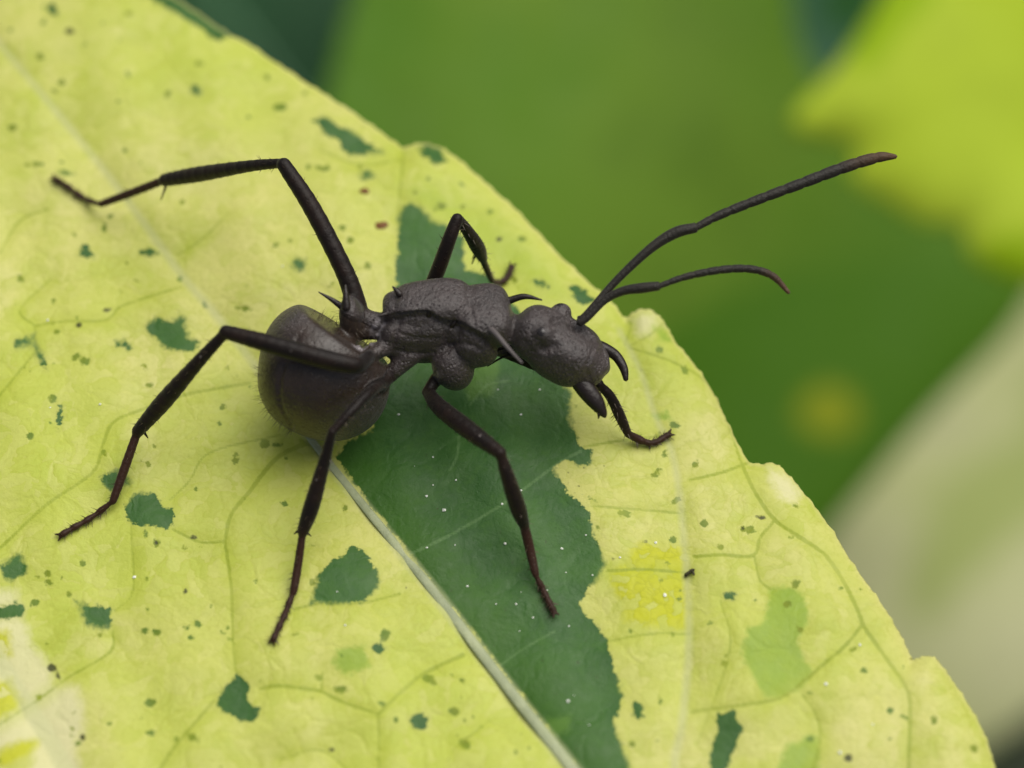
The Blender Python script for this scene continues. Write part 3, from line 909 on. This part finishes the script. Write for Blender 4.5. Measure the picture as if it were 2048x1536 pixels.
for ax in range(3):
    o1, o2 = (ax + 1) % 3, (ax + 2) % 3
    s0 = [slice(1, dim[i] - 1) for i in range(3)]
    s1 = list(s0)
    s0[ax], s1[ax] = slice(0, dim[ax] - 1), slice(1, dim[ax])
    A, B = sgn[tuple(s0)], sgn[tuple(s1)]
    e = np.argwhere(A != B)
    base = e + 1
    base[:, ax] -= 1
    inside_first = A[e[:, 0], e[:, 1], e[:, 2]]
    def cid(d1, d2):
        q = base.copy()
        q[:, o1] -= d1
        q[:, o2] -= d2
        return vid[q[:, 0], q[:, 1], q[:, 2]]
    f = np.stack([cid(1, 1), cid(0, 1), cid(0, 0), cid(1, 0)], 1)
    f[~inside_first] = f[~inside_first][:, ::-1]
    quads.append(f)
AF = np.concatenate(quads)
# keep the largest connected piece out of stray crumbs
lab = np.arange(len(AV))
for _ in range(400):
    mn = lab[AF].min(1)
    new = lab.copy()
    for k in range(4):
        np.minimum.at(new, AF[:, k], mn)
    new = new[new]
    if (new == lab).all():
        break
    lab = new
vals, ct = np.unique(lab, return_counts=True)
print('ant mesh', len(AV), len(AF), 'pieces', len(vals), sorted(ct)[-4:])
big = vals[ct.argmax()]
keepv = lab == big
mp = np.full(len(AV), -1)
mp[keepv] = np.arange(keepv.sum())
AF = mp[AF[keepv[AF[:, 0]]]]
AV = AV[keepv]
# one light smoothing pass takes the voxel steps out
for _ in range(4):
    sm, ns = np.zeros_like(AV), np.zeros(len(AV))
    for k in range(4):
        np.add.at(sm, AF[:, k], AV[AF[:, (k + 1) % 4]] + AV[AF[:, (k + 3) % 4]])
        np.add.at(ns, AF[:, k], 2)
    AV = AV * .5 + .5 * sm / ns[:, None]
body_d, leg_d, tar_d, glint_d = (np.full(len(AV), 9.0) for _ in range(4))
for op in OPS:
    if op[0] != 'u':
        continue
    sel = np.where(((AV > op[2] - .05) & (AV < op[3] + .05)).all(1))[0]
    if len(sel):
        d = op[1](AV[sel, 0], AV[sel, 1], AV[sel, 2])
        t = (body_d, leg_d, tar_d, glint_d)[op[5]]
        t[sel] = np.minimum(t[sel], d)
a_leg = np.clip(.5 + (np.minimum(body_d, .05) - np.minimum(np.minimum(leg_d, tar_d), .05)) / .012, 0, 1)
a_tar = np.clip(.5 + (np.minimum(leg_d, .05) - np.minimum(tar_d, .05)) / .03, 0, 1) * a_leg
gd_ = np.min([OPS[i][1](AV[:, 0], AV[:, 1], AV[:, 2]) for i in range(g0, g0 + 2)], axis=0)
a_gas = np.clip(1 - gd_ / .012, 0, 1) * (1 - a_leg)

def ant_material():
    N = Nodes('ant_body')
    n1, n2, n3, n4 = N.noise(14, 4, .6), N.noise(62, 5, .7), N.noise(170, 3, .6), N.noise(34, 4, .7)
    pit = N.cells(95).outputs['Distance']
    col = N.mix(N.ramp(n1, .35, .68), (.020, .0122, .0100), (.034, .0220, .0195))
    col = N.mix(N.ramp(n2, .48, .78, 0, .7), col, (.086, .064, .060))
    col = N.mix(N.ramp(n4, .56, .76, 0, .55), col, (.020, .013, .009))
    gcol = N.mix(N.ramp(n1, .35, .7), (.018, .0098, .0055), (.031, .0175, .0100))
    gcol = N.mix(N.ramp(n3, .55, .8, 0, .35), gcol, (.075, .055, .042))
    col = N.mix(N.attr('gaster'), col, gcol)
    lcol = N.mix(N.ramp(n1, .4, .7), (.0055, .0026, .0015), (.013, .0058, .0030))
    col = N.mix(N.attr('leg'), col, lcol)
    col = N.mix(N.math('MULTIPLY', N.attr('tarsus'), .85), col, (.034, .012, .005))
    col = N.mix(N.math('MULTIPLY', N.attr('joint_glint'), N.ramp(n2, .38, .6)), col, (.30, .27, .28))  # pale glints on the joint lumps, painted into the base colour
    fleck = N.math('MULTIPLY', N.ramp(N.cells(21).outputs['Distance'], .02, .10, 1, 0), N.ramp(n4, .5, .58))
    col = N.mix(N.math('MULTIPLY', fleck, .6), col, (.32, .28, .26))
    rough_zone = N.math('SUBTRACT', 1.0, N.math('MAXIMUM', N.attr('leg'), N.math('MULTIPLY', N.attr('gaster'), .8)))
    h = N.math('ADD', N.math('MULTIPLY', n2, 1.0), N.math('ADD', N.math('MULTIPLY', n3, .5), N.math('MULTIPLY', N.ramp(pit, 0, .45), .5)))
    h = N.math('MULTIPLY', h, N.math('ADD', .22, N.math('MULTIPLY', rough_zone, .78)))
    nrm = N.bump(h, .0060, .8)
    nrm = N.bump(N.math('MULTIPLY', n4, rough_zone), .006, .7, nrm)
    r = N.mix(N.attr('gaster'), (.40, .40, .40), (.30, .30, .30))
    r = N.mix(N.attr('leg'), r, (.48, .48, .48))
    r = N.mix(N.ramp(n2, .45, .7, 0, .3), r, (.62, .62, .62))
    sp = N.math('MULTIPLY', N.ramp(N.attr('leg'), 0, 1, .78, .20), N.ramp(N.attr('gaster'), 0, 1, 1, .72))
    return N.fin(col, r, sp, nrm, sheen=.08)
m_ant = ant_material()
Nb = Nodes('ant_dark')
m_dark = Nb.fin(Nb.mix(Nb.noise(30), (.008, .005, .004), (.020, .012, .009)), .40, .45, Nb.bump(Nb.noise(120), .003, .6))
Nb = Nodes('ant_antenna')
m_ante = Nb.fin(Nb.mix(Nb.attr('tip'), Nb.mix(Nb.noise(14), (.006, .005, .003), (.018, .013, .007)), (.085, .042, .016)), .55, .35, Nb.bump(Nb.noise(160), .004, .8), sheen=.1)
m_eye = Nodes('ant_eye').fin((.020, .016, .015), .24, .6)
m_pale = Nodes('ant_spine_pale').fin((.105, .090, .086), .5, .5)
m_hair = Nodes('ant_hair').fin((.07, .05, .03), .5, .4)

ant = thing('ant', 'dark grey-brown spiny ant with long legs standing on the yellow leaf', 'ant', tuple(map(float, at(880, 800, leaf_z(880, 800)))))
oa = Vector(ant.location)
def ant_part(name, V, F, mat, smooth=True, attrs=None):
    V = np.asarray(V, float) - np.array(oa)
    return mesh_obj(name, V, F, mat, ant, smooth, attrs)
body = ant_part('body', AV, AF, m_ant, attrs=dict(leg=a_leg, tarsus=a_tar, gaster=a_gas, joint_glint=np.clip(.5 + (.006 - np.abs(glint_d)) / .012, 0, 1)))

def px_tube(pts, sides=12, n=6, flat=1.0, **k):
    return tube([at(x, y, z) for x, y, z, r in pts], [px2cm(r) for *_, r in pts], sides, flat, n=n, **k)
def antenna(scape, fun, segs):
    V, F = px_tube(scape, 12, 8)
    q = spline([np.append(at(x, y, z), px2cm(r)) for x, y, z, r in fun], 24)
    s = np.concatenate([[0], np.cumsum(np.linalg.norm(np.diff(q[:, :3], axis=0), axis=1))])
    s /= s[-1]
    r = q[:, 3] * (1 - .13 * np.exp(-((s * segs - np.round(s * segs)) / .10) ** 2))
    v, f = tube(q[:, :3], r, 12, n=1)
    F = F + [tuple(k + len(V) for k in t) for t in f]
    tip = np.zeros(len(V) + len(v))
    tip[len(V):len(V) + len(r) * 12] = np.repeat(np.clip((s - .72) / .28, 0, 1), 12)
    return ant_part('antenna', V + v, F, m_ante, attrs=dict(tip=tip))
a_up = antenna([(1160, 640, .305, 9), (1172, 630, .315, 7.5), (1232, 562, .35, 8), (1300, 498, .385, 9.5), (1350, 466, .40, 11.5), (1392, 455, .405, 10)],
        [(1388, 457, .405, 7), (1440, 430, .41, 9), (1520, 398, .415, 10), (1600, 368, .42, 11), (1690, 334, .42, 12), (1755, 315, .42, 11), (1792, 313, .42, 5)], 11)
a_dn = antenna([(1158, 646, .305, 9), (1176, 634, .315, 7.5), (1210, 600, .335, 8), (1246, 582, .35, 9), (1285, 576, .36, 10.5), (1318, 572, .365, 9)],
        [(1314, 574, .365, 5.5), (1370, 554, .37, 7), (1440, 540, .37, 8), (1500, 538, .36, 8), (1545, 552, .35, 7.5), (1578, 586, .335, 4)], 11)

def spine(*pts):
    v, f = px_tube([p for p in pts], 8, 5)
    return ant_part('spine', v, f, m_dark)
p = surf(982, 660)
zf = float(p[2])
spine((1008, 606, .30, 9), (1022, 600, .305, 7.5), (1050, 593, .315, 6), (1084, 600, .32, 1.5))
v, f = px_tube([(976, 655, zf - .012, 7), (992, 668, zf + .010, 6), (1014, 694, zf + .020, 4.6), (1044, 726, zf + .03, 2)], 8, 5)
ant_part('spine', v, f, m_pale)
spine((690, 618, .305, 8), (676, 608, .315, 6.5), (660, 597, .325, 4.5), (637, 584, .335, 1.2))
spine((693, 618, .33, 9), (692, 596, .345, 7), (691, 570, .36, 2))
p = surf(857, 628)
spine((857, 632, float(p[2]) - .008, 6), (858, 622, float(p[2]) + .006, 5), (859, 611, float(p[2]) + .016, 1.5))
p = surf(905, 650)
spine((903, 654, float(p[2]) - .008, 6), (908, 646, float(p[2]) + .006, 5), (913, 637, float(p[2]) + .016, 1.5))
spine((800, 590, .345, 7), (794, 582, .350, 6), (785, 573, .355, 1.5))
p = surf(775, 632)
spine((782, 628, float(p[2]) - .008, 6), (772, 628, float(p[2]) + .006, 4.5), (758, 632, float(p[2]) + .012, 1.5))

def eye(c, r):
    V, F, n, m = [], [], 14, 9
    for i in range(m + 1):
        for k in range(n):
            th, ph = math.pi * i / m, 2 * math.pi * k / n
            V.append(c + r * np.array([math.sin(th) * math.cos(ph), math.sin(th) * math.sin(ph), math.cos(th)]))
    for i in range(m):
        for k in range(n):
            F.append((i * n + k, i * n + (k + 1) % n, (i + 1) * n + (k + 1) % n, (i + 1) * n + k))
    return ant_part('eye', V, F, m_eye)
eye(surf(1084, 666) - NV * .0140, .0160)
eye(at(1121, 621, .285), .0185)
# jaws and feelers of the mouth
v, f = px_tube([(1190, 690, .225, 13), (1210, 698, .22, 12), (1232, 712, .21, 10.5), (1247, 736, .20, 9), (1252, 760, .19, 5)], 12, 6)
ant_part('mandible', v, f, m_dark)
v, f = px_tube([(1156, 756, .225, 20), (1172, 778, .215, 20), (1192, 804, .20, 17), (1206, 826, .185, 9), (1210, 834, .18, 4)], 12, 6)
V, F = list(v), list(f)
for a, b in (((1188, 812), (1190, 824)), ((1198, 826), (1197, 837)), ((1178, 800), (1180, 810))):
    v, f = px_tube([(*a, .19, 4), (*b, .18, 1.2)], 6, 3)
    F += [tuple(k + len(V) for k in t) for t in f]
    V += list(v)
ant_part('mandible', V, F, m_dark)
v, f = px_tube([(1062, 712, .21, 3), (1040, 716, .20, 2.6), (1010, 713, .19, 2.6), (975, 732, .16, 1.6)], 6, 4)
ant_part('palp', v, f, m_dark)
v, f = px_tube([(1030, 690, .21, 3), (1008, 697, .20, 2.8), (985, 705, .19, 2)], 6, 4)
ant_part('palp', v, f, m_dark)

# bristles: soft hairs of the gaster, stiff hairs and spurs of the shanks
me = body.data
nv = np.empty(len(me.vertices) * 3, np.float32)
me.vertices.foreach_get('normal', nv)
nv = nv.reshape(-1, 3)
V, F = [], []
def hair(p, d, L, r):
    d = nrmz(d)
    a = nrmz(np.cross(d, (.3, .5, .8)))
    b = np.cross(d, a)
    i = len(V)
    for t in range(3):
        g = t * 2.094
        V.append(p - d * .002 + r * (math.cos(g) * a + math.sin(g) * b))
    V.append(p + d * L)
    F.extend([(i, i + 1, i + 3), (i + 1, i + 2, i + 3), (i + 2, i, i + 3)])
cand = np.where(a_gas > .9)[0]
for i in rng.choice(cand, 520, replace=False):
    hair(AV[i], nv[i] + rng.normal(0, .25, 3), rng.uniform(.014, .030), .0006)
for q, is_foot in LEG:
    if len(q) < 8:
        continue
    mid = q[len(q) // 2, :3]
    thin = q[:, 3].max() < px2cm(12)
    n = 14 if is_foot else 46
    for _ in range(n):
        j = rng.integers(1, len(q) - 1)
        t = q[j + 1, :3] - q[j, :3]
        d = nrmz(rng.normal(0, 1, 3))
        d = nrmz(d - nrmz(t) * (d @ nrmz(t)) + nrmz(t) * .5)
        hair(q[j, :3] + nrmz(d) * q[j, 3] * .8, d, rng.uniform(.010, .024), .0015)
hr = ant_part('hair', V, F, m_hair, smooth=False)
hr['kind'] = 'stuff'
def spur(a, b):
    v, f = px_tube([(*a, 3.6), (*b, 1.2)], 6, 3)
    ant_part('spur', v, f, m_dark)
spur((333, 368, .155), (322, 400, .12))
spur((288, 864, .10), (296, 876, .085))
spur((612, 1064, .09), (622, 1072, .08))
spur((596, 1062, .09), (588, 1068, .08))
spur((952, 506, .17), (944, 528, .13))

# ------------------------------------------------------------------ leaves below, out of focus
def far_leaf(label, outline, c0, gx, gy, col_a, col_b, spots, spot_col, rib_line=None, rib_r=10, seed=0, bulge=.12, step=None, group='blurred leaves below', rough=(.45, .6), spots2=None, spot2_col=None):
    O = spline(outline, 6, closed=True)
    ext = max(np.ptp(O[:, 0]), np.ptp(O[:, 1]))
    P_, Q_, sd_l = sheet(O, step or ext / 70)
    ph = seed * 1.7
    def near(p):
        x, y = (p[:, 0] - 1024) / 1000, (p[:, 1] - 768) / 1000
        return c0 + gx * x + gy * y + bulge * np.sin(x * 5.1 + ph) * np.sin(y * 4.3 + ph * 1.3)
    c = near(P_)
    if rib_line is not None:
        R = spline(rib_line, 6)
        fd = seg_dist(P_, R)
        c = c + .12 * (1 - np.exp(-fd / 260.0))
    else:
        fd = np.full(len(P_), 999.0)
    c = c - .10 * np.exp(sd_l / 60.0)
    W = ray_pt(P_[:, 0], P_[:, 1], c)
    V_, F_ = solid(W, Q_, sd_l, .04)
    fs = field_polys(P_, [spline(s, 4, closed=True) for s in spots], 200) if spots else np.full(len(P_), 200.0)
    N = Nodes('far_leaf_blade')
    n1, n2 = N.noise(.55, 3, .5), N.noise(3.2, 4, .6)
    wob = N.math('MULTIPLY', N.math('SUBTRACT', n2, .5), 90.0)
    col = N.mix(N.ramp(n1, .35, .65), col_a, col_b)
    col = N.mix(N.ramp(N.attr('rib'), 2, 40, .25, 0), col, tuple(min(1, v * 1.6) for v in col_b))
    col = N.mix(N.ramp(N.noise(1.1, 4, .6), .48, .72, 0, .45), col, tuple(v * .62 for v in col_a))
    col = N.mix(N.ramp(N.math('ADD', N.attr('spot'), wob), -25, 25, 1, 0), col, spot_col)
    at2 = dict(spot=np.concatenate([fs, fs]), rib=np.concatenate([fd, fd]))
    if spots2:
        f2 = field_polys(P_, [spline(s, 4, closed=True) for s in spots2], 200)
        at2['patch'] = np.concatenate([f2, f2])
        col = N.mix(N.ramp(N.math('ADD', N.attr('patch'), N.math('MULTIPLY', wob, .3)), -18, 14, .85, 0), col, spot2_col)
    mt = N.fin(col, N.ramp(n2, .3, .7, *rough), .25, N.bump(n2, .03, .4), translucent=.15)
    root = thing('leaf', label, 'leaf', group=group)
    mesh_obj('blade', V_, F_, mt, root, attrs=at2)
    if rib_line is not None:
        kk = [((P_ - q) ** 2).sum(1).argmin() for q in R]
        mr = Nodes('far_leaf_midrib').fin(tuple(min(1, v * 1.7 + .03) for v in col_b), .5, .4)
        rr = np.linspace(rib_r, rib_r * .4, len(R)) * K * (DIST - c0) / DIST
        v_, f_ = tube(ray_pt(R[:, 0], R[:, 1], c[kk] + rr * .2), rr, 8, .7, n=1)
        mesh_obj('midrib', v_, f_, mr, root)
    return root

# broad mid-green leaf that fills the middle
far_leaf('broad mid-green leaf filling the blurred middle behind the antennae',
    [(770, -520), (716, -60), (672, 110), (640, 300), (700, 620), (860, 900), (1100, 1150), (1480, 1200), (1640, 1080), (1840, 850), (2050, 620), (2080, 420), (1800, 260), (1620, 130), (1580, -60), (1560, -300), (1300, -620)],
    -8.0, -1.6, .5, (.070, .175, .002), (.118, .222, .011),
    [[(1230, 760), (1360, 640), (1540, 560), (1800, 520), (2000, 560), (1960, 760), (1820, 920), (1640, 1100), (1480, 1050), (1330, 900)]], (.060, .165, .001),
    None, seed=1, bulge=.12, rough=(.6, .7), spots2=[[(1600, 800), (1640, 770), (1700, 780), (1722, 830), (1690, 872), (1630, 872), (1596, 840)]], spot2_col=(.27, .31, .003))
# bright lime leaf with a toothed edge
far_leaf('bright lime leaf with a toothed edge in the upper right corner',
    [(1900, -260), (1770, -20), (1690, 110), (1630, 180), (1584, 232), (1594, 268), (1664, 276), (1714, 304), (1700, 352), (1756, 396), (1846, 446), (1922, 452), (1932, 500), (1976, 540), (2060, 566), (2200, 640), (2500, 620), (2640, 200), (2500, -260), (2200, -420)],
    -5.6, -.1, .1, (.43, .58, .010), (.51, .66, .040),
    [[(1960, 500), (2040, 470), (2120, 520), (2060, 600), (1980, 560)], [(1700, 60), (1800, -60), (1860, -20), (1740, 130)]], (.34, .53, .003),
    [(2500, -100), (2300, 110), (2120, 300)], 8, seed=2, bulge=.05, rough=(.6, .7))
far_leaf('deep blue-green leaf at the top, left of the mid-green leaf',
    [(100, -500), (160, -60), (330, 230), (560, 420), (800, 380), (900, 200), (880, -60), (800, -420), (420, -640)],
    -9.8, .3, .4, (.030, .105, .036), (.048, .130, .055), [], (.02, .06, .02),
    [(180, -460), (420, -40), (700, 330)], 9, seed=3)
far_leaf('dark teal leaf in the gap between the mid-green and the lime leaf',
    [(1440, -420), (1450, -60), (1500, 240), (1620, 380), (1780, 340), (1900, 160), (1980, -120), (1900, -420)],
    -10.6, .2, .3, (.030, .110, .040), (.055, .150, .080), [[(1650, -60), (1760, -40), (1740, 60), (1650, 60)]], (.018, .10, .014), None, seed=4)
far_leaf('pale cream leaf with green streaks slanting across the lower right',
    [(2260, 420), (2060, 600), (1900, 770), (1760, 930), (1650, 1080), (1560, 1300), (1600, 1620), (1850, 1560), (1990, 1480), (2100, 1400), (2320, 1150), (2420, 700)],
    -15.0, .3, .4, (.47, .50, .22), (.58, .58, .33),
    [[(2100, 760), (2040, 860), (1900, 960), (1840, 1080), (1820, 1220), (1880, 1230), (1980, 1120), (2100, 1000)]], (.36, .42, .13), None, seed=5, bulge=.15, rough=(.6, .7))
far_leaf('dark grey-green leaf at the bottom right corner',
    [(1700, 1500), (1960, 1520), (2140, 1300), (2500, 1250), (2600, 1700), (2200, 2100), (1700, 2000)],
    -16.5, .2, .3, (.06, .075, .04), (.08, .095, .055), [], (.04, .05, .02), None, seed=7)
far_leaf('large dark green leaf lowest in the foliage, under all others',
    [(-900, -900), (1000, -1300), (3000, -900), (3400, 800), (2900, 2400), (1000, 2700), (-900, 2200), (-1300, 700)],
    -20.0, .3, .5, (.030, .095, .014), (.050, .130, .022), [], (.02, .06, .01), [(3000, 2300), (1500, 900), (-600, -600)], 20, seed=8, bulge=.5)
gm = Nodes('ground')
g_n = gm.noise(.6, 5, .6)
gmat = gm.fin(gm.mix(g_n, (.030, .022, .014), (.060, .048, .030)), .9, .2, gm.bump(g_n, .6, .6))
n = 40
xs = np.linspace(-80, 80, n)
X, Y = np.meshgrid(xs, xs, indexing='ij')
Zg = -30 + .5 * np.sin(X * .31 + 1) * np.sin(Y * .27) + rng.normal(0, .12, X.shape)
ids = np.arange(n * n).reshape(n, n)
gq = np.stack([ids[:-1, :-1], ids[1:, :-1], ids[1:, 1:], ids[:-1, 1:]], -1).reshape(-1, 4)
gr = mesh_obj('ground', np.stack([X, Y, Zg], -1).reshape(-1, 3), gq, gmat)
gr['kind'] = 'structure'
gr['label'] = 'dark soil far below the leaves'
print('done')
